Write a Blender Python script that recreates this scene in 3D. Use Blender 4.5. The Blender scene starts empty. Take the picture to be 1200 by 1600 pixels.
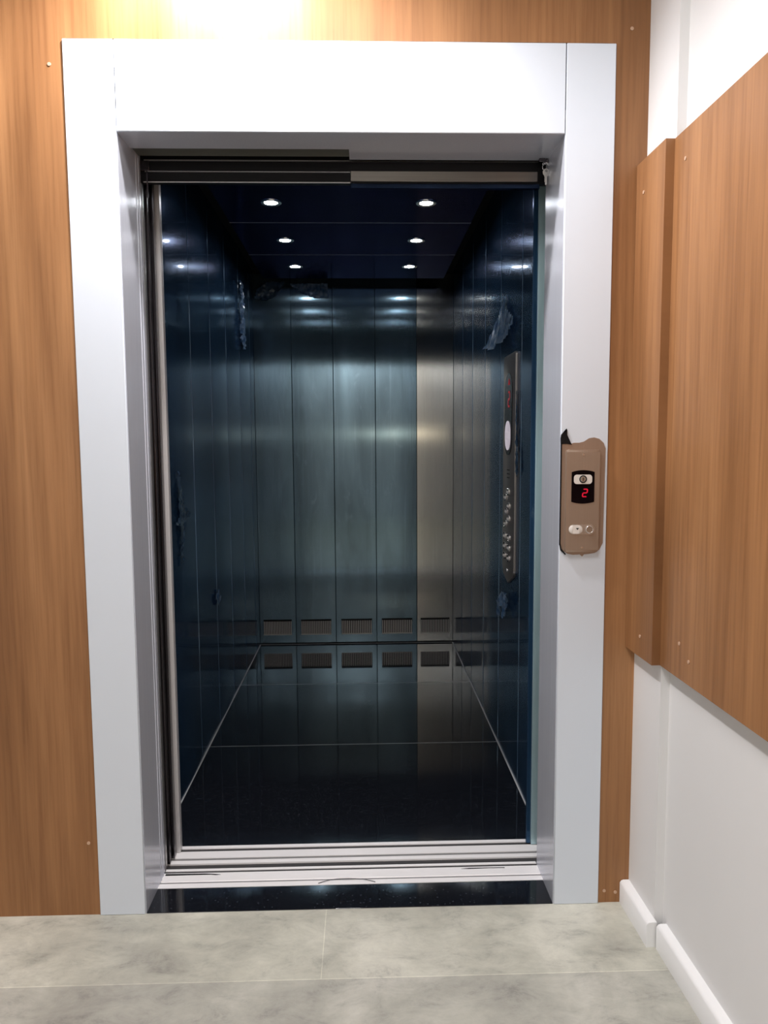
import bpy, bmesh, math, random
from mathutils import Vector, Matrix, noise
random.seed(7)
S = bpy.context.scene
COL = S.collection

# ------------------------------------------------------------------ camera
YAW, PITCH, ROLL = .0286, .0929, -.0063
cy, sy, cp, sp = math.cos(YAW), math.sin(YAW), math.cos(PITCH), math.sin(PITCH)
fwd = Vector((sy*cp, cy*cp, -sp)); rgt = Vector((cy, -sy, 0)); upv = rgt.cross(fwd)
c_, s_ = math.cos(ROLL), math.sin(ROLL)
r2 = c_*rgt + s_*upv; u2 = -s_*rgt + c_*upv
cam = bpy.data.cameras.new('camera'); cam.lens = 1155/1600*36; cam.sensor_width = 36; cam.clip_start = .02
co = bpy.data.objects.new('camera', cam); COL.objects.link(co); S.camera = co
M = Matrix((r2, u2, -fwd)).transposed().to_4x4(); M.translation = Vector((.043, -1.9783, 1.3083))
co.matrix_world = M

# ------------------------------------------------------------------ world, lights, exposure
W = bpy.data.worlds.new('world'); S.world = W; W.use_nodes = True
W.node_tree.nodes['Background'].inputs[0].default_value = (.75, .82, 1, 1)
W.node_tree.nodes['Background'].inputs[1].default_value = .0
S.view_settings.view_transform = 'Standard'; S.view_settings.look = 'None'
S.view_settings.exposure = 0.0; S.view_settings.gamma = 1; S.view_settings.use_curve_mapping = False
S.cycles.max_bounces = 10; S.cycles.glossy_bounces = 8; S.cycles.sample_clamp_indirect = 6

def spot(name, loc, power, size, blend=.5, rad=.03, col=(1, .96, .92), to=None):
    l = bpy.data.lights.new(name, 'SPOT'); l.energy = power; l.spot_size = math.radians(size); l.spot_blend = blend
    l.shadow_soft_size = rad; l.color = col
    o = bpy.data.objects.new(name, l); COL.objects.link(o); o.location = loc
    if to: o.rotation_euler = (Vector(to)-Vector(loc)).to_track_quat('-Z', 'Y').to_euler()
    return o
def area(name, loc, power, sx, sy_, col=(1, .97, .95), to=None):
    l = bpy.data.lights.new(name, 'AREA'); l.energy = power; l.shape = 'RECTANGLE'; l.size = sx; l.size_y = sy_; l.color = col
    o = bpy.data.objects.new(name, l); COL.objects.link(o); o.location = loc
    if to: o.rotation_euler = (Vector(to)-Vector(loc)).to_track_quat('-Z', 'Y').to_euler()
    return o
CEIL = 2.72; YBK = -4.4
spot('downlight_by_lift', (-.31, -.25, CEIL-.03), 112, 155, .6, .04, (1, .965, .975))
area('hall_fill', (-.1, -.95, CEIL-.02), 21, .5, .5, (1, .985, .98), (-.1, -.95, 0))  # added fill for the hall, an unseen source
for x in (-1.3, 0.0): spot('end_wall_wash', (x, -4.12, CEIL-.03), 78, 150, .6, .04, (1, .97, .95))  # unseen spots added to brighten the end wall mirrored in the cabin
CAB_LIGHTS = [(x, y) for y in (1.187, 1.755, 2.293) for x in (-.325, .317)]
area('streak_light', (.50, YBK+.05, 1.37), 1.6, .10, .02, (1, .86, .66), (.5, 0, 1.37))  # added unseen source for the bright streak on the rear panels
CABZ = 2.30
for x, y in CAB_LIGHTS:
    spot('cabin_lamp', (x, y, CABZ-.012), 1.6, 150, .5, .02, (.93, .96, 1))

# ------------------------------------------------------------------ material helpers
def mat(name):
    m = bpy.data.materials.new(name); m.use_nodes = True
    nt = m.node_tree; return m, nt, nt.nodes['Principled BSDF']
def setp(b, **k):
    for kk, v in k.items():
        kk = kk.replace('_', ' ')
        b.inputs[kk].default_value = v if not isinstance(v, tuple) else (*v, 1)
def N(nt, t, **k):
    n = nt.nodes.new(t)
    for a, v in k.items():
        if a.startswith('i_'): n.inputs[a[2:].replace('_', ' ')].default_value = v
        else: setattr(n, a, v)
    return n
def L(nt, a, ao, b, bi): nt.links.new(a.outputs[ao], b.inputs[bi])
def coords(nt, scale=(1, 1, 1), loc=(0, 0, 0)):
    tc = N(nt, 'ShaderNodeTexCoord'); mp = N(nt, 'ShaderNodeMapping')
    mp.inputs['Scale'].default_value = scale; mp.inputs['Location'].default_value = loc
    L(nt, tc, 'Object', mp, 'Vector'); return mp
def ramp(nt, stops):
    r = N(nt, 'ShaderNodeValToRGB'); e = r.color_ramp.elements
    while len(e) < len(stops): e.new(.5)
    for el, (p, c) in zip(e, stops): el.position = p; el.color = (*c, 1) if len(c) == 3 else c
    return r
def mixc(nt, mode, f, a, b):
    m = N(nt, 'ShaderNodeMix', data_type='RGBA', blend_type=mode)
    for idx, v in ((0, f), (6, a), (7, b)):
        if isinstance(v, tuple) and not isinstance(v[0], bpy.types.Node): m.inputs[idx].default_value = (*v, 1)
        elif isinstance(v, tuple): nt.links.new(v[0].outputs[v[1]], m.inputs[idx])
        else: m.inputs[idx].default_value = v
    return m
def bump(nt, b, src, out, strength, dist=.001):
    bp = N(nt, 'ShaderNodeBump'); bp.inputs['Strength'].default_value = strength; bp.inputs['Distance'].default_value = dist
    L(nt, src, out, bp, 'Height'); L(nt, bp, 'Normal', b, 'Normal')
def simple(name, col, rough=.5, metal=0., **k):
    m, nt, b = mat(name); setp(b, Base_Color=col, Roughness=rough, Metallic=metal, **k)
    n = N(nt, 'ShaderNodeTexNoise', i_Scale=60., i_Detail=3.); mp = coords(nt); L(nt, mp, 0, n, 'Vector')
    r = N(nt, 'ShaderNodeMapRange'); r.inputs['To Min'].default_value = max(0, rough-.05); r.inputs['To Max'].default_value = rough+.05
    L(nt, n, 0, r, 'Value'); L(nt, r, 0, b, 'Roughness')
    return m

def wood_mat(name, ax='x'):
    m, nt, b = mat(name)
    # ax = horizontal direction of the surface
    sc = lambda h, v: (h, 0 if ax == 'x' else h, v) if ax == 'x' else (0, h, v)
    broad = N(nt, 'ShaderNodeTexNoise', i_Scale=1., i_Detail=4., i_Roughness=.55, i_Distortion=.25)
    L(nt, coords(nt, sc(9, .5), (3.1, 1.7, 0)), 0, broad, 'Vector')
    fine = N(nt, 'ShaderNodeTexNoise', i_Scale=1., i_Detail=7., i_Roughness=.65, i_Distortion=.1)
    L(nt, coords(nt, sc(75, 2.2)), 0, fine, 'Vector')
    wav = N(nt, 'ShaderNodeTexNoise', i_Scale=1., i_Detail=2., i_Distortion=1.2)
    L(nt, coords(nt, sc(3.2, .55), (9, 4, 2)), 0, wav, 'Vector')
    r1 = ramp(nt, [(.3, (.23, .108, .045)), (.46, (.28, .135, .058)), (.58, (.32, .158, .069)), (.72, (.375, .193, .088))])
    L(nt, broad, 0, r1, 0)
    r2_ = ramp(nt, [(.34, (.80, .77, .74)), (.5, (.98, .98, .98)), (.66, (1.10, 1.10, 1.09))]); L(nt, fine, 0, r2_, 0)
    r3 = ramp(nt, [(.35, (.85, .80, .74)), (.6, (1.08, 1.05, 1.0))]); L(nt, wav, 0, r3, 0)
    a = mixc(nt, 'MULTIPLY', 1., (r1, 0), (r2_, 0)); c = mixc(nt, 'MULTIPLY', 1., (a, 2), (r3, 0))
    L(nt, c, 2, b, 'Base Color'); setp(b, Roughness=.42, Specular_IOR_Level=.35)
    bump(nt, b, fine, 0, .12, .0006)
    return m

def film_mat(name, col, haze=.3, rough=.3, coatr=.08, aniso=.75, scratch=.3, coat=.5, tint=None, bmp=.35, th=.6):
    """blue protective film stuck on vertically brushed steel"""
    m, nt, b = mat(name)
    big = N(nt, 'ShaderNodeTexNoise', i_Scale=1., i_Detail=4., i_Distortion=.5); L(nt, coords(nt, (6, 6, 1.2)), 0, big, 'Vector')
    rr = ramp(nt, [(.3, tuple(v*.72 for v in col)), (.7, tuple(v*1.22 for v in col))]); L(nt, big, 0, rr, 0)
    # chalky scuffs and handling marks on the film
    sc = N(nt, 'ShaderNodeTexNoise', i_Scale=1., i_Detail=9., i_Roughness=.75, i_Distortion=2.2); L(nt, coords(nt, (9, 9, 3.2), (5, 2, 1)), 0, sc, 'Vector')
    vs = N(nt, 'ShaderNodeTexNoise', i_Scale=1., i_Detail=6., i_Roughness=.6, i_Distortion=.6); L(nt, coords(nt, (55, 55, .9), (1, 8, 3)), 0, vs, 'Vector')
    av = N(nt, 'ShaderNodeMath', operation='MAXIMUM'); L(nt, sc, 0, av, 0)
    v2 = N(nt, 'ShaderNodeMath', operation='MULTIPLY'); v2.inputs[1].default_value = .97; L(nt, vs, 0, v2, 0); L(nt, v2, 0, av, 1)
    sr = ramp(nt, [(th, (0, 0, 0)), (th+.14, (scratch, scratch, scratch))]); L(nt, av, 0, sr, 0)
    cc = mixc(nt, 'MIX', (sr, 0), (rr, 0), (.30, .42, .52))
    L(nt, cc, 2, b, 'Base Color')
    setp(b, Metallic=1-haze, Roughness=rough, Anisotropic=aniso, Coat_Weight=coat, Coat_Roughness=coatr, Coat_IOR=1.45)
    if tint: setp(b, Specular_Tint=tint)
    fine = N(nt, 'ShaderNodeTexNoise', i_Scale=1., i_Detail=3.); L(nt, coords(nt, (260, 260, 2.5)), 0, fine, 'Vector')
    wr = N(nt, 'ShaderNodeTexNoise', i_Scale=1., i_Detail=3., i_Distortion=1.); L(nt, coords(nt, (14, 14, 2.2)), 0, wr, 'Vector')
    ad = N(nt, 'ShaderNodeMath', operation='MULTIPLY_ADD'); ad.inputs[1].default_value = .06
    L(nt, fine, 0, ad, 0); L(nt, wr, 0, ad, 2)
    bump(nt, b, ad, 0, bmp, .0012)
    return m
def brushed(name, col, rough=.3, aniso=.7, horiz=False, metal=1., con=.1):
    m, nt, b = mat(name)
    fine = N(nt, 'ShaderNodeTexNoise', i_Scale=1., i_Detail=4.)
    L(nt, coords(nt, (3, 3, 400) if horiz else (350, 350, 2)), 0, fine, 'Vector')
    rr = ramp(nt, [(.3, tuple(v*(1-con) for v in col)), (.7, tuple(min(1, v*(1+con*.7)) for v in col))]); L(nt, fine, 0, rr, 0)
    L(nt, rr, 0, b, 'Base Color'); setp(b, Metallic=metal, Roughness=rough, Anisotropic=aniso)
    if horiz: b.inputs['Anisotropic Rotation'].default_value = .25
    bump(nt, b, fine, 0, .05, .0003)
    return m
def granite_mat(name):
    m, nt, b = mat(name)
    v = N(nt, 'ShaderNodeTexVoronoi', i_Scale=330.); L(nt, coords(nt), 0, v, 'Vector')
    n = N(nt, 'ShaderNodeTexNoise', i_Scale=140., i_Detail=5., i_Roughness=.7); L(nt, coords(nt), 0, n, 'Vector')
    r1 = ramp(nt, [(.0, (.004, .004, .006)), (.55, (.007, .008, .011)), (.78, (.010, .012, .015)), (.92, (.024, .026, .03))]); L(nt, n, 0, r1, 0)
    sep = N(nt, 'ShaderNodeSeparateColor'); L(nt, v, 'Color', sep, 0)
    r2_ = ramp(nt, [(.965, (0, 0, 0)), (.99, (.03, .033, .04))]); L(nt, sep, 0, r2_, 0)
    a = mixc(nt, 'ADD', 1., (r1, 0), (r2_, 0)); L(nt, a, 2, b, 'Base Color')
    setp(b, Roughness=.05, Specular_IOR_Level=.65, IOR=1.6)
    return m
def emis(name, col, s):
    m, nt, b = mat(name); setp(b, Base_Color=(.0, .0, .0), Roughness=.4); setp(b, Emission_Color=col); b.inputs['Emission Strength'].default_value = s
    return m

FXO = .9
def floor_mat():
    m, nt, b = mat('vinyl_tile')
    br = N(nt, 'ShaderNodeTexBrick', offset=.5, offset_frequency=2)
    br.inputs['Scale'].default_value = 1; br.inputs['Mortar Size'].default_value = .0011
    br.inputs['Mortar Smooth'].default_value = .3; br.inputs['Brick Width'].default_value = 1.8; br.inputs['Row Height'].default_value = .457
    br.inputs['Color1'].default_value = (1, 1, 1, 1); br.inputs['Color2'].default_value = (.80, .80, .83, 1); br.inputs['Mortar'].default_value = (1.3, 1.3, 1.28, 1)
    # a joint lies at y=-.275 and one at x=-.07
    L(nt, coords(nt, (1, 1, 1), (FX, .275+.457*8, 0)), 0, br, 'Vector')
    c1 = N(nt, 'ShaderNodeTexNoise', i_Scale=2.6, i_Detail=9., i_Roughness=.6, i_Distortion=.25); L(nt, coords(nt), 0, c1, 'Vector')
    c2 = N(nt, 'ShaderNodeTexNoise', i_Scale=9., i_Detail=12., i_Roughness=.78, i_Distortion=.4); L(nt, coords(nt, (1, 1.8, 1), (2, 5, 0)), 0, c2, 'Vector')
    r1 = ramp(nt, [(.36, (.36, .352, .305)), (.5, (.475, .468, .40)), (.62, (.59, .578, .50))]); L(nt, c1, 0, r1, 0)
    r2_ = ramp(nt, [(.34, (.72, .72, .73)), (.46, (.97, .97, .97)), (.6, (1.1, 1.1, 1.09))]); L(nt, c2, 0, r2_, 0)
    a = mixc(nt, 'MULTIPLY', 1., (r1, 0), (r2_, 0)); c = mixc(nt, 'MULTIPLY', 1., (a, 2), (br, 0))
    L(nt, c, 2, b, 'Base Color'); setp(b, Roughness=.42, Specular_IOR_Level=.4)
    bump(nt, b, c2, 0, .06, .001)
    return m
FX = .07 + 1.8*4 + FXO

def paint(name, col, rough=.55):
    m, nt, b = mat(name)
    n = N(nt, 'ShaderNodeTexNoise', i_Scale=90., i_Detail=4.); L(nt, coords(nt), 0, n, 'Vector')
    g = N(nt, 'ShaderNodeTexNoise', i_Scale=1.5, i_Detail=3.); L(nt, coords(nt), 0, g, 'Vector')
    r = ramp(nt, [(.3, tuple(v*.97 for v in col)), (.7, col)]); L(nt, g, 0, r, 0); L(nt, r, 0, b, 'Base Color')
    setp(b, Roughness=rough, Specular_IOR_Level=.3); bump(nt, b, n, 0, .05, .0006)
    return m

WOODX = wood_mat('walnut_laminate', 'x'); WOODY = wood_mat('walnut_laminate_side', 'y')
WHITE = paint('white_wall_paint', (.745, .74, .738)); GLOSSW = paint('white_gloss_trim', (.84, .84, .84), .3)
CEILM = paint('ceiling_paint', (.82, .82, .80), .8)
FLOOR = floor_mat(); GRAN = granite_mat('black_granite')
FRAME = paint('white_film_on_steel_frame', (.665, .715, .79), .4)
FRAMER = brushed('frame_reveal', (.66, .68, .75), .25, .7, metal=.4, con=.05)
OLIVE = simple('olive_grey_strip', (.12, .12, .10), .5, .3)
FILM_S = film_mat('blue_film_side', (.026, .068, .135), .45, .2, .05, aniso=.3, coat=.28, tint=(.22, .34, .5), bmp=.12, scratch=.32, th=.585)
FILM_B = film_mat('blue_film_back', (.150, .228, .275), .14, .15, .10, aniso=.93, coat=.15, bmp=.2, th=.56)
FILM_C = film_mat('blue_film_ceiling', (.016, .028, .060), .1, .2, .12, scratch=.01, coat=.08, tint=(.15, .25, .45))
FILM_R = film_mat('pale_blue_film', (.40, .56, .60), .6, .28, .1, scratch=.05)
BARE = brushed('brushed_steel', (.48, .475, .43), .16, .93)
STEEL = brushed('satin_steel', (.62, .60, .59), .28, .5)
POST = brushed('post_steel', (.70, .68, .68), .32, .5, metal=.5)
BARM = brushed('bar_steel', (.20, .185, .165), .28, .8, True)
DSTEEL = brushed('dark_steel', (.10, .09, .10), .25, .5)
ALU = brushed('aluminium_sill', (.90, .88, .88), .4, .5, True, metal=.12, con=.03)
BRONZE = brushed('bronze_steel', (.36, .265, .205), .36, .4, metal=.6, con=.04)
BRONZE2 = brushed('bronze_steel_plate', (.36, .275, .215), .33, .3, metal=.55, con=.03)
BLACK = simple('black_rubber', (.004, .004, .005), .45, Specular_IOR_Level=.2)
GLOSSB = simple('black_gloss', (.004, .002, .003), .2, Specular_IOR_Level=.06)
VOID = simple('shaft_black', (.004, .004, .005), .8)
CHROME = simple('chrome', (.8, .8, .82), .12, 1.)
GROUT = simple('pale_grout', (.42, .42, .42), .6)
RED = emis('red_led', (.85, .0, .035), .9)
DIMRED = emis('dim_red_led', (1, .03, .06), .22)
PILL = emis('lit_panel', (.85, .76, .85), .5)
LAMP = emis('lamp_lens', (.93, .96, 1), 55.)
PLUG = simple('pale_filler', (.52, .34, .23), .6)
WPLAS = simple('cream_plastic', (.72, .68, .64), .35)
SCRAP = None
def scrap_mat(name='crumpled_blue_film', c0=(.09, .20, .38), c1=(.42, .56, .74)):
    m, nt, b = mat(name)
    n = N(nt, 'ShaderNodeTexNoise', i_Scale=30., i_Detail=5.); L(nt, coords(nt), 0, n, 'Vector')
    r = ramp(nt, [(.35, c0), (.7, c1)]); L(nt, n, 0, r, 0); L(nt, r, 0, b, 'Base Color')
    setp(b, Roughness=.15, Coat_Weight=.6, Coat_Roughness=.08, Transmission_Weight=.25, IOR=1.3)
    return m
SCRAP = scrap_mat()
CREASE = scrap_mat('creased_dark_film', (.04, .09, .17), (.16, .26, .38))

# ------------------------------------------------------------------ mesh builder
class MB:
    def __init__(s): s.bm = bmesh.new()
    def box(s, x0, x1, y0, y1, z0, z1, bev=0, seg=2):
        t = bmesh.new()
        vs = [t.verts.new((x, y, z)) for x in (x0, x1) for y in (y0, y1) for z in (z0, z1)]
        for f in ((0, 1, 3, 2), (4, 6, 7, 5), (0, 4, 5, 1), (2, 3, 7, 6), (0, 2, 6, 4), (1, 5, 7, 3)): t.faces.new([vs[i] for i in f])
        if bev: bmesh.ops.bevel(t, geom=t.edges[:], offset=bev, segments=seg, profile=.5, affect='EDGES')
        return s.add(t)
    def add(s, t, mtx=None):
        if mtx: t.transform(mtx)
        bmesh.ops.recalc_face_normals(t, faces=t.faces[:])
        me = bpy.data.meshes.new('tmp'); t.to_mesh(me); t.free(); s.bm.from_mesh(me); bpy.data.meshes.remove(me); return s
    def prism(s, pts, d0, d1, axis='x', bev=0):
        """pts: 2D outline, extruded along axis; x: (y,z)  y: (x,z)  z: (x,y)"""
        t = bmesh.new()
        P = {'x': lambda a, b, d: (d, a, b), 'y': lambda a, b, d: (a, d, b), 'z': lambda a, b, d: (a, b, d)}[axis]
        A = [t.verts.new(P(a, b, d0)) for a, b in pts]; B = [t.verts.new(P(a, b, d1)) for a, b in pts]
        n = len(pts); fa = t.faces.new(A); fb = t.faces.new(B[::-1])
        for i in range(n): t.faces.new((A[i], B[i], B[(i+1) % n], A[(i+1) % n]))
        if bev:
            es = list(fa.edges)
            bmesh.ops.bevel(t, geom=es, offset=bev, segments=2, profile=.5, affect='EDGES')
        bmesh.ops.triangulate(t, faces=[f for f in t.faces if len(f.verts) > 4])
        return s.add(t)
    def cyl(s, c, r, h, axis='z', n=24, r2=None, bev=0):
        t = bmesh.new(); bmesh.ops.create_cone(t, cap_ends=True, segments=n, radius1=r, radius2=r if r2 is None else r2, depth=h)
        if bev: bmesh.ops.bevel(t, geom=[e for e in t.edges if all(len(f.verts) != 4 or True for f in e.link_faces) and any(len(f.verts) > 4 for f in e.link_faces)], offset=bev, segments=2, affect='EDGES')
        rot = {'z': Matrix(), 'y': Matrix.Rotation(math.pi/2, 4, 'X'), 'x': Matrix.Rotation(math.pi/2, 4, 'Y')}[axis]
        return s.add(t, Matrix.Translation(c) @ rot)
    def torus(s, c, R, r, axis='z', n=28, k=10, arc=1.):
        t = bmesh.new(); rings = []
        m = n if arc >= 1 else n+1
        for i in range(m):
            a = 2*math.pi*arc*i/n
            rings.append([t.verts.new(((R+r*math.cos(b))*math.cos(a), (R+r*math.cos(b))*math.sin(a), r*math.sin(b))) for b in (2*math.pi*j/k for j in range(k))])
        for i in range(n if arc >= 1 else n):
            A, B = rings[i], rings[(i+1) % m]
            for j in range(k): t.faces.new((A[j], B[j], B[(j+1) % k], A[(j+1) % k]))
        rot = {'z': Matrix(), 'y': Matrix.Rotation(math.pi/2, 4, 'X'), 'x': Matrix.Rotation(math.pi/2, 4, 'Y')}[axis]
        return s.add(t, Matrix.Translation(c) @ rot)
    def tube(s, pts, r, k=8):
        t = bmesh.new(); rings = []
        P = [Vector(p) for p in pts]
        for i, p in enumerate(P):
            d = (P[min(i+1, len(P)-1)]-P[max(i-1, 0)]).normalized()
            a = d.cross(Vector((.31, .2, .93))).normalized(); b = d.cross(a)
            rr = r[i] if isinstance(r, (list, tuple)) else r
            rings.append([t.verts.new(p + rr*(math.cos(q)*a+math.sin(q)*b)) for q in (2*math.pi*j/k for j in range(k))])
        for A, B in zip(rings, rings[1:]):
            for j in range(k): t.faces.new((A[j], B[j], B[(j+1) % k], A[(j+1) % k]))
        t.faces.new(rings[0]); t.faces.new(rings[-1]); return s.add(t)
    def build(s, name, m, parent=None, origin=None, smooth=40):
        o_ = Vector(origin) if origin else (parent_world(parent) if parent else Vector((0, 0, 0)))
        if not parent and origin is None:
            cs = [v.co for v in s.bm.verts]
            o_ = Vector(((min(c.x for c in cs)+max(c.x for c in cs))/2, (min(c.y for c in cs)+max(c.y for c in cs))/2, min(c.z for c in cs)))
        s.bm.transform(Matrix.Translation(-o_))
        me = bpy.data.meshes.new(name); s.bm.to_mesh(me); s.bm.free()
        for p in me.polygons: p.use_smooth = True
        me.set_sharp_from_angle(angle=math.radians(smooth)); me.materials.append(m)
        ob = bpy.data.objects.new(name, me); COL.objects.link(ob)
        if parent:
            ob.parent = parent; ob.location = o_ - parent_world(parent)
        else: ob.location = o_
        return ob
def parent_world(p):
    v = Vector((0, 0, 0))
    while p: v += p.location; p = p.parent
    return v
def empty(name, loc):
    o = bpy.data.objects.new(name, None); o.empty_display_size = .05; o.location = loc; COL.objects.link(o); return o
def tag(o, label, cat, group=None):
    o['label'] = label; o['category'] = cat
    if group: o['group'] = group
    return o
def struct(o, label=None):
    o['kind'] = 'structure'
    if label: o['label'] = label
    return o
def rrect(x0, x1, y0, y1, r, n=6):
    pts = []
    for cx, cy_, a0 in ((x1-r, y1-r, 0), (x0+r, y1-r, 90), (x0+r, y0+r, 180), (x1-r, y0+r, 270)):
        for i in range(n+1):
            a = math.radians(a0+90*i/n); pts.append((cx+r*math.cos(a), cy_+r*math.sin(a)))
    return pts

# ------------------------------------------------------------------ hall shell
SK = .02                                    # the side wall runs slightly out of square
XW = -2.3; YB = -4.4
def skew(pts): return [(x + SK*max(0, -y), y) for x, y in pts]
b = MB(); b.box(XW, 1.05, YB, .0, -.06, 0); b.build('floor', FLOOR, origin=(0, 0, 0)); struct(bpy.data.objects['floor'], 'grey stone-look vinyl tile hall floor')
b = MB(); b.box(XW, 1.05, YB, .12, CEIL, CEIL+.06); struct(b.build('ceiling', CEILM), 'white hall ceiling')
b = MB(); b.box(XW, -.69, 0, .15, -.03, CEIL); b.box(.69, .90, 0, .15, -.03, CEIL); b.box(-.69, .69, 0, .15, 2.3245, CEIL)
wb = struct(b.build('wall_back', WOODX, origin=(0, 0, 0)), 'wall clad in warm brown wood laminate around the lift opening')
b = MB(); b.prism(skew([(.79, 0), (.79, -.175), (.813, -.175), (.813, YB), (1.0, YB), (1.0, 0)]), -.03, CEIL, 'z', 0)
struct(b.build('wall_right', WHITE, origin=(0, 0, 0)), 'white painted side wall with a small step')
b = MB(); b.box(XW-.1, XW, YB, .15, -.03, CEIL); struct(b.build('wall_left', WHITE), 'white wall at the left')
b = MB(); b.box(XW, 1.05, YB-.1, YB, -.03, CEIL); struct(b.build('wall_front', WHITE), 'white wall behind the camera')
for nm, x, z in (('screw_plug', -.735, 2.262), ('screw_plug', .742, 2.36), ('screw_plug', -.725, .21), ('screw_plug', .72, .035), ('screw_plug', .752, .03)):
    b = MB(); b.cyl((x, -.0005, z), .0045, .0025, 'y', 12); b.build('screw_plug', PLUG, wb)

def baseboard(name, pts_y0, pts_y1, face, back, lab):
    prof = [(0, 0), (face, 0)]
    b = MB(); t = bmesh.new()
    H = .068; P = [(back, 0), (face, 0), (face, H-.008), (face+.004, H-.002), (face+.010, H), (back, H)]
    A = [t.verts.new((x+SK*-pts_y0, pts_y0, z)) for x, z in P]; B = [t.verts.new((x+SK*-pts_y1, pts_y1, z)) for x, z in P]
    t.faces.new(A); t.faces.new(B)
    for i in range(len(P)): t.faces.new((A[i], B[i], B[(i+1) % len(P)], A[(i+1) % len(P)]))
    b.add(t); return struct(b.build(name, GLOSSW), lab)
baseboard('baseboard_right', -.002, -.192, .764, .7905, 'short white baseboard by the lift wall corner')
baseboard('baseboard_side', -.198, YB, .787, .8135, 'long white baseboard along the side wall')

# wood bumper panel on the side wall
b = MB()
b.prism(skew([(.764, -.001), (.764, -.176), (.7895, -.176), (.7895, -.001)]), .745, 2.022, 'z')
b.prism(skew([(.786, -.176), (.786, -3.2), (.8125, -3.2), (.8125, -.176)]), .745, 2.022, 'z')
wp = tag(b.build('wood_wall_panel', WOODY), 'wide brown wood laminate panel fixed to the white side wall', 'wall panel')
for y, z in ((-.235, 1.955), (-.05, 1.94), (-.28, .83), (-.33, .80), (-.10, .80)):
    X = (.764 if y > -.168 else .786) - SK*y
    b = MB(); b.cyl((X-.0005, y, z), .0045, .0022, 'x', 12); b.build('screw_plug', PLUG, wp)

# ------------------------------------------------------------------ lift door frame
FR = tag(empty('elevator_door_frame', (0, 0, 0)), 'wide white and grey metal frame around the lift doorway', 'door frame')
b = MB(); b.box(-.700, -.5745, -.005, .0, 0, 2.322, .0015, 1); b.build('jamb', FRAME, FR)
b = MB(); b.box(.5745, .702, -.005, .0, 0, 2.322, .0015, 1); jr = b.build('jamb', FRAME, FR)
b = MB(); b.box(-.5725, .5725, -.005, .0, 2.1, 2.322, .0015, 1); b.build('header', FRAME, FR)
b = MB(); b.box(-.600, -.573, .0, .195, 0, 2.16); b.box(-.5735, -.5715, .150, .156, 0, 2.1); b.box(-.5735, -.5715, .172, .178, 0, 2.1); b.build('reveal', FRAMER, FR)
b = MB(); b.box(.573, .600, .0, .195, 0, 2.16); b.build('reveal', FRAMER, FR)
b = MB(); b.box(-.573, .573, .0, .105, 2.1, 2.14); b.box(.014, .573, .105, .178, 2.1, 2.14); b.build('reveal', FRAMER, FR)
b = MB(); b.box(-.573, .0135, .1055, .178, 2.108, 2.14); o = b.build('gap_strip', OLIVE, FR); o['label'] = 'olive grey strip'
# exposed bronze patch where the film was cut away
top = [(.571, 1.303), (.583, 1.305), (.597, 1.302), (.609, 1.306), (.624, 1.306), (.636, 1.309), (.650, 1.318), (.664, 1.320), (.678, 1.316), (.690, 1.305), (.6955, 1.29)]
bot = [(.693, 1.035), (.684, 1.017), (.672, 1.008), (.655, 1.005), (.642, 1.004), (.637, .998), (.630, 1.004), (.612, 1.003), (.597, 1.006), (.582, 1.016), (.574, 1.03)]
b = MB(); b.prism([(.5755, 1.30)] + top[1:] + bot[:-1] + [(.5755, 1.03)], -.0132, -.0118, 'y'); o = b.build('bare_patch', BRONZE, FR); o.location.y += .007; o['label'] = 'bare bronze steel patch with torn film edge'
# dark torn film edge and scrap
b = MB(); b.prism([(.5735, 1.303), (.5728, 1.318), (.5745, 1.328), (.579, 1.333), (.585, 1.334), (.5875, 1.337), (.5885, 1.344), (.5905, 1.340), (.5900, 1.328), (.5935, 1.317), (.600, 1.306), (.603, 1.301), (.590, 1.303), (.5768, 1.303)], -.0085, -.0055, 'y')
b.prism([(.5735, 1.305), (.5735, 1.03), (.5768, 1.03), (.5768, 1.305)], -.0085, -.0055, 'y')
b.prism([(.5735, 1.035), (.577, 1.016), (.590, 1.003), (.592, 1.006), (.580, 1.02), (.5768, 1.035)], -.0085, -.0055, 'y')
tag(b.build('torn_tape', BLACK), 'torn black tape sticking out above the lift call panel', 'tape')

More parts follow.
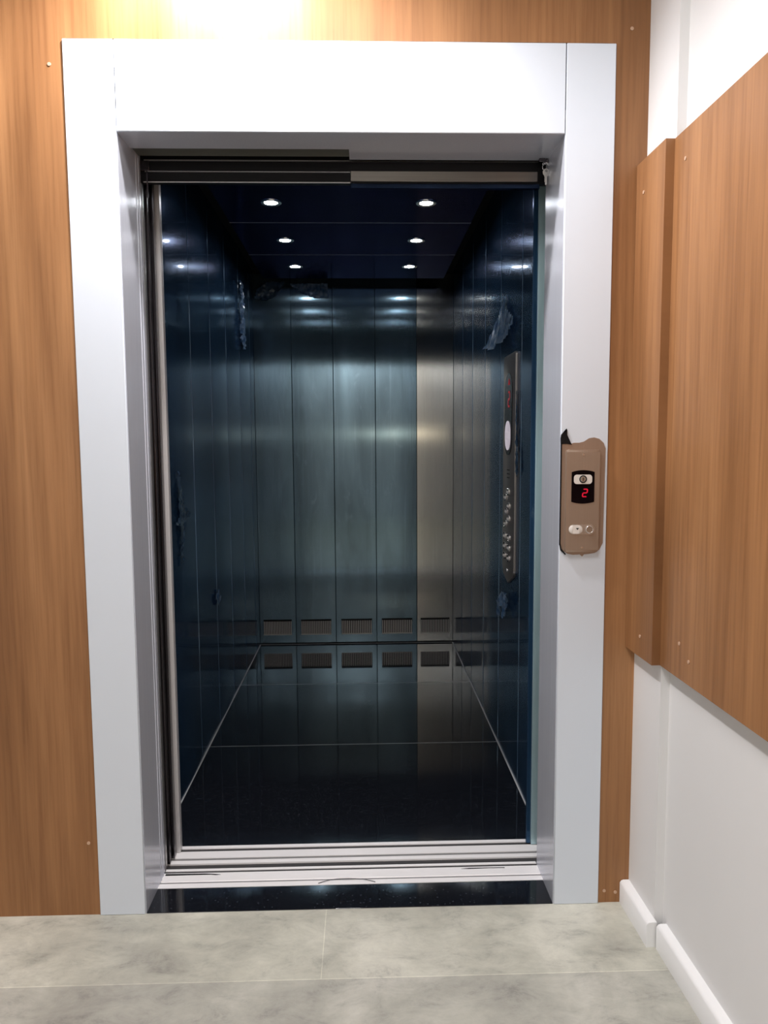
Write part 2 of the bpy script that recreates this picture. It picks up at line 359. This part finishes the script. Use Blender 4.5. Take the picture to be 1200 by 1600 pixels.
# hall call panel
CP = tag(empty('call_panel', (.633, -.0132, 1.010)), 'bronze lift call panel with red number two display on right jamb', 'call panel')
b = MB(); b.prism(rrect(.588, .678, 1.011, 1.288, .007), -.0225, -.0133, 'y', .0015); b.build('faceplate', BRONZE2, CP)
def arched(x0, x1, z0, z1, k, n=10):
    pts = []
    for i in range(n+1):
        t = i/n; pts.append((x0+(x1-x0)*t, z0-k*4*t*(1-t)))
    for i in range(n+1):
        t = 1-i/n; pts.append((x0+(x1-x0)*t, z1+k*4*t*(1-t)))
    return pts
b = MB(); b.prism(arched(.602, .664, 1.148, 1.228, .005), -.0232, -.022, 'y'); disp = b.build('display', GLOSSB, CP); disp['label'] = 'black display window'
b = MB()
def seg7(b, cx, cz, w, h, y, th=.0028, slant=.12, axis='y', dy=.0012, segs='abged'):
    hw, hh = w/2, h/2
    S_ = {'a': ((-hw, hh), (hw, hh)), 'b': ((hw, hh), (hw, 0)), 'c': ((hw, 0), (hw, -hh)), 'd': ((-hw, -hh), (hw, -hh)), 'e': ((-hw, 0), (-hw, -hh)), 'f': ((-hw, hh), (-hw, 0)), 'g': ((-hw, 0), (hw, 0))}
    for s in segs:
        (ax_, az), (bx_, bz) = S_[s]
        d = Vector((bx_-ax_, bz-az)).normalized(); n_ = Vector((-d.y, d.x))*th/2
        A = Vector((ax_, az))+d*th*.45; B = Vector((bx_, bz))-d*th*.45; e = d*th*.45
        pts = [A-e*.8, A+n_, B+n_, B+e*.8, B-n_, A-n_]
        pts = [(p.x+slant*p.y+cx, p.y+cz) for p in pts]
        if axis == 'y': b.prism(pts, y-dy, y, 'y')
        else: b.prism([(-(p[0]-cx)*1+cx, p[1]) for p in pts], y-dy, y, 'x')
seg7(b, .6385, 1.172, .0115, .020, -.0231); b.build('digit', RED, disp)
b = MB(); b.prism(rrect(.608, .657, 1.196, 1.221, .008), -.0246, -.0232, 'y'); lk = b.build('key_switch', WPLAS, CP)
b = MB(); b.torus((.6325, -.0250, 1.209), .0088, .0016, 'y'); b.build('ring', BLACK, lk)
b = MB(); b.cyl((.6325, -.0252, 1.209), .0058, .003, 'y'); b.build('lock_barrel', BRONZE2, lk)
b = MB(); b.box(.6318, .6332, -.0275, -.0262, 1.205, 1.213); b.build('keyhole', BLACK, lk)
b = MB(); b.prism(rrect(.597, .6335, 1.062, 1.085, .0112), -.0252, -.0222, 'y', .0008); btn = b.build('down_button', WPLAS, CP)
b = MB(); b.prism([(.615, 1.0775), (.624, 1.0775), (.6195, 1.0725)], -.0256, -.0251, 'y'); b.build('arrow', BLACK, btn)
b = MB(); b.prism(rrect(.596, .668, 1.060, 1.087, .0132), -.0231, -.0222, 'y'); b.build('button_surround', STEEL, CP)
b = MB(); b.cyl((.6525, -.0245, 1.0735), .0112, .005, 'y', 28, bev=.0012); o = b.build('round_button', BRONZE2, CP)
b = MB(); b.torus((.6525, -.0265, 1.0735), .0095, .0014, 'y'); b.build('ring', CHROME, o)
for z in (1.274, 1.024):
    b = MB(); b.cyl((.633, -.0232, z), .0026, .0016, 'y', 14, bev=.0004); b.build('screw', CHROME, CP)

CP.location.y += .007
# ------------------------------------------------------------------ threshold and sills
b = MB(); b.box(-.5725, .5725, -.002, .111, -.03, .0015, .0008, 1); tag(b.build('granite_threshold', GRAN, origin=(0, .05, -.03)), 'black speckled granite threshold strip below the lift doorway', 'threshold')
def sill(name, ys, parent=None, x0=-.573, x1=.573):
    pts = [(ys[0][0], -.025)]
    for y0, y1, z in ys: pts += [(y0, z), (y1, z)]
    pts += [(ys[-1][1], -.025)]
    b = MB(); b.prism(pts, x0, x1, 'x'); return b.build(name, ALU, parent)
ls = sill('door_sill', [(.112, .131, .002), (.1312, .1468, .0002), (.147, .188, .002), (.1882, .1985, -.003), (.1987, .210, .002)])
tag(ls, 'grooved aluminium landing sill nearest the hall floor', 'door sill')

# ------------------------------------------------------------------ lift car
CX0, CX1, CY0, CY1 = -.636, .627, .315, 2.777
CT = 2.40
CAR = tag(empty('elevator_cabin', (0, 1.55, -.03)), 'deep lift cabin lined with blue film covered steel panels and black granite floor', 'elevator')
sill('sill', [(.238, .2565, .002), (.2567, .2695, -.006), (.2697, .308, .002), (.3082, .3245, -.014), (.3247, .341, .002)], CAR, -.60, .60)
GROOVE = simple('dark_sill_shade', (.05, .048, .05), .5, .3); SHADE_GREY = simple('grey_sill_shade', (.25, .245, .245), .5, .3)  # colours of flat inserts that paint the shade inside the sill grooves
b = MB(); b.box(-.60, .60, .2085, .2378, -.03, -.003); o = b.build('gap_strip', GROOVE, CAR)  # dark filler between the sills, painting the shade of the open gap
b = MB(); b.box(-.60, .60, .309, .3243, -.013, -.0006); b.build('groove_shade', GROOVE, CAR)
b = MB(); b.box(-.60, .60, .257, .2695, -.0055, .0002); b.build('groove_shade', SHADE_GREY, CAR)
b = MB(); b.box(-.5729, .5729, .1885, .1983, -.0028, .0004); b.build('groove_shade', GROOVE, ls)
b = MB(); b.box(-.5729, .5729, .1370, .1410, .0003, .0012); b.build('groove_shade', SHADE_GREY, ls)
for y0, y1 in ((.3415, 1.1415), (1.1445, 1.9615), (1.9645, CY1-.006)):
    b = MB(); b.box(CX0+.006, CX1-.006, y0, y1, -.03, .001); b.build('floor_tile', GRAN, CAR)
b = MB(); b.box(CX0, CX1, .3415, CY1, -.04, -.0305); b.box(CX0+.006, CX1-.006, 1.1415, 1.1445, -.03, .0009); b.box(CX0+.006, CX1-.006, 1.9615, 1.9645, -.03, .0009)
b.box(CX0, CX0+.006, .3415, CY1, -.03, .002); b.box(CX1-.006, CX1, .3415, CY1, -.03, .002); b.box(CX0+.006, CX1-.006, CY1-.006, CY1, -.03, .002)
o = b.build('joint_strip', GROUT, CAR); o['label'] = 'pale joint lines between granite tiles'

def wall_panel(side, a0, a1, z0, z1, pos, m, bow=.0015, holes=None, label=None, nseg=16):
    """side: 'L','R','B'; a along the wall; the face sits at pos and bows into the car"""
    g = .0012
    a0 += g; a1 -= g
    prof = [(a0, -.016), (a0, -.0015), (a0+.0015, 0)]
    for i in range(1, nseg): t = i/nseg; prof.append((a0+(a1-a0)*t, bow*4*t*(1-t)))
    prof += [(a1-.0015, 0), (a1, -.0015), (a1, -.016)]
    if holes:
        h0, h1, hz0, hz1 = holes
        prof = sorted([p for p in prof if abs(p[0]-h0) > .004 and abs(p[0]-h1) > .004] , key=lambda p: (p[0], p[1] if p[0] < (a0+a1)/2 else -p[1]))
        f = lambda a: bow*4*((a-a0)/(a1-a0))*(1-(a-a0)/(a1-a0))
        prof += [(h0, f(h0)), (h1, f(h1))]
        prof = sorted(prof, key=lambda p: (p[0], p[1] if p[0] < (a0+a1)/2 else -p[1]))
        zs = [z0, hz0, hz1, z1]
    else: zs = [z0, z1]
    def P(a, d, z):
        return {'L': (pos+d, a, z), 'R': (pos-d, a, z), 'B': (a, pos-d-.006*z, z)}[side]
    t = bmesh.new(); G = [[t.verts.new(P(a, d, z)) for z in zs] for a, d in prof]
    hole_edges = []
    for i in range(len(G)-1):
        for j in range(len(zs)-1):
            am = (prof[i][0]+prof[i+1][0])/2
            if holes and holes[0] < am < holes[1] and j == 1: continue
            t.faces.new((G[i][j], G[i+1][j], G[i+1][j+1], G[i][j+1]))
    if holes:      # inner rim of the cut-out
        idx = [i for i, p in enumerate(prof) if holes[0]-1e-6 <= p[0] <= holes[1]+1e-6]
        loop = [G[i][1] for i in idx] + [G[i][2] for i in idx[::-1]]
        bk = [t.verts.new(v.co + Vector(P(0, -.014, 0)) - Vector(P(0, 0, 0))) for v in loop]
        for i in range(len(loop)): t.faces.new((loop[i], loop[(i+1) % len(loop)], bk[(i+1) % len(loop)], bk[i]))
    b = MB(); b.add(t); o = b.build('wall_panel', m, CAR, smooth=20)
    if label: o['label'] = label
    return o
VBAR = brushed('grille_steel', (.44, .42, .40), .4, .3, metal=.5)
EDGE = film_mat('film_edge_pale', (.10, .17, .25), .5, .25, .1, scratch=.2, coat=.5)
BX = [-.636, -.399, -.138, .128, .391, .627]
vents = [(-.612, -.428), (-.368, -.170), (-.105, .096), (.160, .360), (.415, .605)]
for i in range(5):
    v = vents[i]
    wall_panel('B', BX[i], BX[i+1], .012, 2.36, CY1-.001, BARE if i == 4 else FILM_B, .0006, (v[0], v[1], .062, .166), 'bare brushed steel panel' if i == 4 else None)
    # grille behind the cut-out
    m_ = VBAR
    b = MB(); b.box(v[0]-.004, v[1]+.004, CY1+.009, CY1+.016, .058, .170); gr = b.build('vent_grille', BLACK, CAR)
    b = MB(); n = 17
    for k in range(n):
        x = v[0]+(v[1]-v[0])*(k+.5)/n
        b.box(x-.0032, x+.0032, CY1+.001, CY1+.008, .066, .152)
    b.box(v[0], v[1], CY1+.001, CY1+.008, .062, .067); b.build('bars', m_, gr)
LY = [CY0, .635, 1.02, 1.41, 1.80, 2.21, 2.60, CY1-.004]
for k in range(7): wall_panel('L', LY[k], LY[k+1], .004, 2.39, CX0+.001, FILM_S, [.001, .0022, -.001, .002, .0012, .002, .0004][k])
RY = [CY0, .737, 1.15, 1.545, 1.94, 2.33, CY1-.004]
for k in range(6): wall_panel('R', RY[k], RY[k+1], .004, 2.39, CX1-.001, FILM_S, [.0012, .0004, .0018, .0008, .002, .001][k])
for side, YS, X, sgn in (('L', LY, CX0, 1), ('R', RY, CX1, -1)):
    for k, y in enumerate(YS[1:-1]):
        if side == 'R' and k == 9: continue
        b = MB(); t = bmesh.new(); n = 40; rows = []
        for i in range(n+1):
            z = .02+(2.33-.02)*i/n; w = .0012+.0010*max(0, noise.noise(Vector((y*9, z*6, 1))));  yo = y+.0015*noise.noise(Vector((y*5, z*3, 7)))
            h = .0012+.002*max(0, noise.noise(Vector((y*9, z*9, 4))))
            rows.append([t.verts.new((X+sgn*q, yo+p, z)) for p, q in ((-w, .0005), (-w*.6, .0005+h), (w*.6, .0005+h), (w, .0005))])
        for A, B in zip(rows, rows[1:]):
            for j in range(3): t.faces.new((A[j], A[j+1], B[j+1], B[j]))
        t.faces.new(rows[0]); t.faces.new(rows[-1][::-1])
        b.add(t); b.build('film_edge', EDGE, CAR)
# shell behind the panels, roof, ceiling panels
b = MB(); b.box(CX0-.05, CX0-.018, CY0, CY1+.05, -.04, CT+.03); b.box(CX1+.018, CX1+.05, CY0, CY1+.05, -.04, CT+.03)
b.box(CX0-.05, CX1+.05, CY1+.018, CY1+.05, -.04, CT+.03); b.box(CX0-.05, CX1+.05, CY0-.01, CY1+.05, CT, CT+.03); b.build('shell', VOID, CAR)
for y0, y1 in ((.33, .898), (.902, 1.468), (1.472, 2.037), (2.041, 2.60)):
    b = MB(); b.box(-.545, .545, y0, y1, CABZ, CABZ+.022, .0015, 1); b.build('ceiling_panel', FILM_C, CAR)
for y in (.898, 1.468, 2.037):
    b = MB(); b.box(-.545, .545, y, y+.004, CABZ-.0008, CABZ+.02); b.build('ceiling_joint', simple('joint_grey', (.34, .38, .46), .4), CAR)
for x in (-.4, .4):
    b = MB(); b.box(x-.015, x+.015, .6, 2.5, CABZ+.023, CT-.001); b.build('ceiling_hanger', VOID, CAR)
# front returns of the car
b = MB(); b.box(-.566, -.5515, .302, .325, .004, 2.40, .0008, 1); b.box(-.70, -.566, .306, .325, .004, 2.40); o = b.build('front_post', POST, CAR)
b = MB(); b.box(.566, .580, .312, .325, .004, 2.40, .001, 1); b.box(.6005, .70, .312, .325, .004, 2.40); b.build('front_post', FILM_S, CAR)
b = MB(); b.box(.580, .6005, .304, .325, .004, 2.40, .001, 1); o = b.build('front_post', FILM_R, CAR); o['label'] = 'pale blue film covered strip'
b = MB(); b.box(-.62, .62, .305, .325, 2.088, 2.40); b.build('front_header', FILM_C, CAR)

# recessed lamps: one built, the rest copied
where = {0: ('left', 'front'), 1: ('right', 'front'), 2: ('left', 'middle'), 3: ('right', 'middle'), 4: ('left', 'rear'), 5: ('right', 'rear')}
def make_lamp(loc):
    root = empty('ceiling_light', loc)
    x, y, z = loc
    b = MB(); t = bmesh.new(); n = 32
    prof = [(.026, .001), (.028, -.003), (.038, -.005), (.043, -.003), (.0445, .0)]
    R_ = [[t.verts.new((x+r*math.cos(2*math.pi*i/n), y+r*math.sin(2*math.pi*i/n), z+h)) for i in range(n)] for r, h in prof]
    for A, B in zip(R_, R_[1:]):
        for i in range(n): t.faces.new((A[i], A[(i+1) % n], B[(i+1) % n], B[i]))
    b.add(t); b.build('rim', CHROME, root)
    b = MB(); b.cyl((x, y, z-.001), .0265, .003, 'z', 28); b.build('lens', LAMP, root)
    return root
lamp0 = None
for i, (x, y) in enumerate(CAB_LIGHTS):
    if lamp0 is None: lamp0 = r = make_lamp((x, y, CABZ-.0003))
    else:
        r = lamp0.copy(); COL.objects.link(r); r.location = (x, y, CABZ-.0003)
        for ch in lamp0.children:
            c = ch.copy(); COL.objects.link(c); c.parent = r
    tag(r, 'small round white ceiling spotlight, %s one of the %s pair in the lift' % where[i], 'ceiling light', 'recessed spotlights in the lift ceiling')

# ------------------------------------------------------------------ doors, pushed open to the left, and the door gear above
def leaf(y0, y1, xe, name, lab, m=DSTEEL):
    r = tag(empty(name, (-.9, (y0+y1)/2, .004)), lab, 'lift door')
    b = MB(); b.box(-1.15, xe-.004, y0, y1, .006, 2.085, .001, 1); b.build('leaf', m, r)
    b = MB(); b.box(xe-.004, xe, y0, y0+.004, .006, 2.085); b.box(xe-.004, xe-.001, y0+.004, y1-.001, .006, 2.085); b.build('edge_trim', STEEL if lab.startswith('open outer') else DSTEEL, r)
    return r
leaf(.200, .222, -.5715, 'landing_door', 'open outer landing door leaf, dark edge just behind left reveal')
leaf(.232, .254, -.567, 'landing_door', 'open second landing door leaf between outer leaf and cabin door')
leaf(.264, .292, -.561, 'cabin_door', 'open cabin door leaf, innermost dark strip beside left cabin post')

DG = tag(empty('door_gear', (0, .25, 2.04)), 'black door track housing across the top of the lift doorway', 'door track')
b = MB(); b.prism([(.196, 2.042), (.214, 2.042), (.214, 2.081), (.300, 2.081), (.300, 2.16), (.196, 2.16)], -.60, .60, 'x'); b.build('housing', BLACK, DG)
b = MB(); b.box(-.562, .560, .1925, .1958, 2.1005, 2.1035); b.build('track_edge', STEEL, DG)
b = MB(); b.box(-.560, .0155, .1925, .1958, 2.0705, 2.0728); b.build('track_edge', STEEL, DG)
b = MB(); b.box(-.565, .0155, .1925, .1958, 2.0415, 2.0440); b.build('track_edge', STEEL, DG)
b = MB(); b.box(.0165, .548, .1885, .1958, 2.045, 2.0735, .001, 1); o = b.build('cover_bar', BARM, DG); o['label'] = 'brushed steel bar'
b = MB(); b.box(.0165, .556, .197, .215, 2.030, 2.0418, .001, 1); b.build('lower_bar', FILM_C, DG)
b = MB(); b.box(-.5725, -.548, .1925, .1957, 2.074, 2.101, .001, 1); b.build('end_bracket', DSTEEL, DG)
b = MB(); b.box(-.556, -.552, .1925, .1957, 2.0, 2.074); b.build('end_bracket', DSTEEL, DG)

# key on a ring at the right corner
K = tag(empty('key', (.583, .166, 2.03)), 'small silver key hanging from a ring at top right doorway corner', 'key')
b = MB()
kp = [(.5795, 2.030), (.5825, 2.029), (.585, 2.033), (.5845, 2.052), (.589, 2.056), (.5915, 2.063), (.590, 2.070), (.584, 2.0745), (.577, 2.073), (.5725, 2.067), (.573, 2.060), (.577, 2.054), (.5785, 2.048), (.5768, 2.046), (.5785, 2.043), (.577, 2.040), (.579, 2.037)]
kp = [(x-.0155, z) for x, z in kp]
b.prism(kp, .165, .1668, 'y', .0003); b.build('blade', simple('nickel', (.72, .70, .66), .3, .9), K)
b = MB(); b.torus((.5665, .1659, 2.0675), .0022, .0012, 'y', 16, 6); b.build('hole_rim', BLACK, K)
b = MB(); b.torus((.5665, .166, 2.078), .0105, .0009, 'y', 30, 8); b.build('split_ring', CHROME, K)
b = MB(); pts = []
for k in range(10): b.torus((.556+.0024*k-.006*(k > 7), .164+.001*(k % 2), 2.0885-.0022*abs(k-4)*(.35)), .0026, .0008, 'y' if k % 2 else 'x', 14, 6)
b.build('chain', CHROME, K)
b = MB(); b.box(.545, .562, .158, .170, 2.0895, 2.0995, .001, 1); b.cyl((.5665, .164, 2.094), .0045, .01, 'y', 16); b.build('bracket', DSTEEL, K)

# ------------------------------------------------------------------ car operating panel on the right wall
XR = CX1-.0015
OP = tag(empty('control_panel', (XR, .915, .74)), 'tall grey lift control panel with buttons and display on right cabin wall', 'control panel')
pts = [(.80, 1.640), (.812, 1.648), (1.018, 1.648), (1.03, 1.640), (1.03, .81), (1.01, .775), (.92, .75), (.82, .79), (.80, .82)]
b = MB(); b.prism(pts, XR-.009, XR, 'x', .002); b.build('faceplate', brushed('grey_control_plate', (.30, .28, .27), .32, .6, metal=.7), OP)
XF = XR-.009
b = MB(); b.prism(rrect(.852, .992, 1.258, 1.575, .066, 10), XF-.0025, XF-.0002, 'x'); dsp = b.build('display', GLOSSB, OP)
b = MB(); seg7(b, .905, 1.475, .03, .055, XF-.0026, .008, .0, 'x', .001); b.build('digit', DIMRED, dsp)
b = MB(); b.prism([(.888, 1.53), (.922, 1.53), (.905, 1.555)], XF-.0036, XF-.0026, 'x'); b.build('arrow', DIMRED, dsp)
b = MB(); b.prism(rrect(.874, .972, 1.278, 1.392, .047, 8), XF-.005, XF-.0026, 'x', .001); b.build('lit_plate', PILL, OP)
b = MB()
for z in (1.20, 1.185, 1.17):
    for y in (.895, .91, .925, .94): b.box(XF-.001, XF-.0001, y-.003, y+.003, z-.002, z+.002)
b.build('speaker_slots', BLACK, OP)
spots = [(.90, 1.115), (.95, 1.09), (.885, 1.06), (.93, 1.035), (.885, 1.01), (.95, .985)] + [(y, z) for z in (.935, .895, .855) for y in (.88, .96)]
bt0 = None
for y, z in spots:
    if bt0 is None:
        b = MB(); b.cyl((XF-.0035, y, z), .0135, .007, 'x', 26, bev=.0015); bt0 = b.build('button', STEEL, OP, origin=(XF, y, z))
        b = MB(); b.torus((XF-.0070, y, z), .0125, .0018, 'x', 26, 8); b.build('ring', CHROME, bt0)
    else:
        c = bt0.copy(); COL.objects.link(c); c.location = Vector((XF, y, z))-OP.location
        for ch in bt0.children: d = ch.copy(); COL.objects.link(d); d.parent = c
b = MB(); b.cyl((XF-.002, .92, .80), .008, .004, 'x', 18, bev=.001); b.build('key_switch', CHROME, OP)

# ------------------------------------------------------------------ peeling film scraps
def sheet(name, outline, to3, lab, m=SCRAP, amp=.010, lift=.004, n=26, seed=1, fr=38, label_cat='plastic film', tilt=None):
    """crumpled sheet: outline = closed 2D polygon (a, z); to3(a, z, d) maps to the room"""
    def inside(a, z):
        c = False; j = len(outline)-1
        for i in range(len(outline)):
            (xi, yi), (xj, yj) = outline[i], outline[j]
            if (yi > z) != (yj > z) and a < (xj-xi)*(z-yi)/(yj-yi)+xi: c = not c
            j = i
        return c
    A = [p[0] for p in outline]; Z = [p[1] for p in outline]
    a0, a1, z0, z1 = min(A), max(A), min(Z), max(Z)
    na = n; nz = max(6, int(n*(z1-z0)/(a1-a0))); nz = min(nz, 70)
    t = bmesh.new(); V = {}
    def vert(i, j):
        if (i, j) not in V:
            a = a0+(a1-a0)*i/na; z = z0+(z1-z0)*j/nz
            q = Vector((a*fr, z*fr*.7, seed*7.3)); d = 1-abs(noise.noise(q)*2); d += .5*(1-abs(noise.noise(q*2.1)*2))
            ja = .003*noise.noise(q*1.7+Vector((9, 0, 0))); jz = .003*noise.noise(q*1.7+Vector((0, 9, 0)))
            tl = (z1-z)/(z1-z0)
            V[(i, j)] = t.verts.new(to3(a+ja, z+jz, lift+amp*max(0, d)*.8*(.15+.85*tl*tl if tilt else 1)+(tilt(a, tl) if tilt else 0)))
        return V[(i, j)]
    for i in range(na):
        for j in range(nz):
            if inside(a0+(a1-a0)*(i+.5)/na, z0+(z1-z0)*(j+.5)/nz):
                t.faces.new((vert(i, j), vert(i+1, j), vert(i+1, j+1), vert(i, j+1)))
    ex = bmesh.ops.solidify(t, geom=t.faces[:], thickness=.0006)
    b = MB(); b.add(t); return tag(b.build(name, m, smooth=25), lab, label_cat)
RW = lambda a, z, d: (CX1-.004-d, a, z)
LW = lambda a, z, d: (CX0+.004+d, a, z)
BW = lambda a, z, d: (a, CY1-.0035-.006*z-d, z)
sheet('film_scrap', [(1.045, 1.90), (1.06, 1.90), (1.13, 1.80), (1.19, 1.73), (1.20, 1.705), (1.10, 1.69), (1.00, 1.70), (.90, 1.735), (.82, 1.75), (.84, 1.775), (.95, 1.82)], RW, 'blue film flap peeling down above the lift control panel', amp=.02, lift=.003, seed=2, fr=16, n=34, tilt=lambda a, t: .045*t*max(0, (a-.85)/.35))
sheet('film_scrap', [(.84, .70), (.90, .715), (.98, .70), (1.06, .67), (1.08, .60), (1.04, .59), (.99, .64), (.95, .60), (.89, .65)], RW, 'crumpled blue film scrap hanging below the lift control panel', amp=.016, lift=.006, seed=3, fr=20)
sheet('film_scrap', [(.775, 1.50), (.79, 1.50), (.795, 1.3), (.79, 1.2), (.765, 1.18), (.74, 1.20), (.745, 1.27), (.77, 1.33)], RW, 'narrow blue film strip curling beside the front edge of the control panel', m=CREASE, amp=.006, lift=.001, seed=4)
sheet('film_scrap', [(2.18, 2.20), (2.26, 2.20), (2.29, 2.05), (2.34, 1.90), (2.30, 1.84), (2.22, 1.85), (2.19, 1.95), (2.215, 2.05)], LW, 'torn blue film strip peeling off the left cabin wall near rear corner', amp=.018, lift=.003, seed=5)
sheet('film_scrap', [(.72, 1.21), (.735, 1.21), (.80, 1.08), (.90, 1.035), (.80, 1.02), (.76, .86), (.745, .86), (.735, 1.015), (.64, 1.02), (.72, 1.035)], LW, 'creased dark blue film bulge halfway up the left cabin wall', m=CREASE, amp=.008, lift=.001, seed=6)
sheet('film_scrap', [(1.33, .62), (1.42, .64), (1.46, .58), (1.40, .57), (1.36, .59)], LW, 'tiny pale film tear low on the left cabin wall', m=SCRAP, amp=.008, lift=.001, seed=8, n=12)
sheet('film_scrap', [(-.405, 2.30), (-.36, 2.265), (-.31, 2.235), (-.24, 2.215), (-.17, 2.215), (-.165, 2.255), (-.17, 2.30)], BW, 'crumpled blue film folded down at top of the rear wall', amp=.016, lift=.003, seed=9, fr=30)
sheet('film_scrap', [(-.62, 2.21), (-.60, 2.27), (-.54, 2.31), (-.43, 2.31), (-.46, 2.27), (-.50, 2.22), (-.55, 2.20)], BW, 'dark film fold in the top left corner of the rear wall', m=CREASE, amp=.014, lift=.003, seed=10, fr=30)

# thread and tape lying on the landing sill
b = MB(); P = []
for i in range(24):
    t = i/23; P.append((-.10+.17*t, .118+.016*math.sin(math.pi*t)+.002*math.sin(9*t), .0033+.004*math.sin(math.pi*t)))
b.tube(P, .0009, 6); tag(b.build('thread', BLACK), 'thin curved black thread lying on the aluminium landing sill', 'thread')
b = MB(); b.prism([(-.568, .176), (-.43, .177), (-.415, .174), (-.40, .176), (-.42, .180), (-.45, .183), (-.568, .184)], .0022, .0028, 'z'); tag(b.build('tape_strip', BLACK), 'black tape strip stuck on left end of the landing sill', 'tape')
b = MB(); b.prism([(.335, .178), (.36, .176), (.42, .178), (.47, .177), (.47, .180), (.41, .181), (.36, .181)], .0022, .0028, 'z'); tag(b.build('tape_strip', BLACK), 'short black tape strip stuck on right end of the landing sill', 'tape')
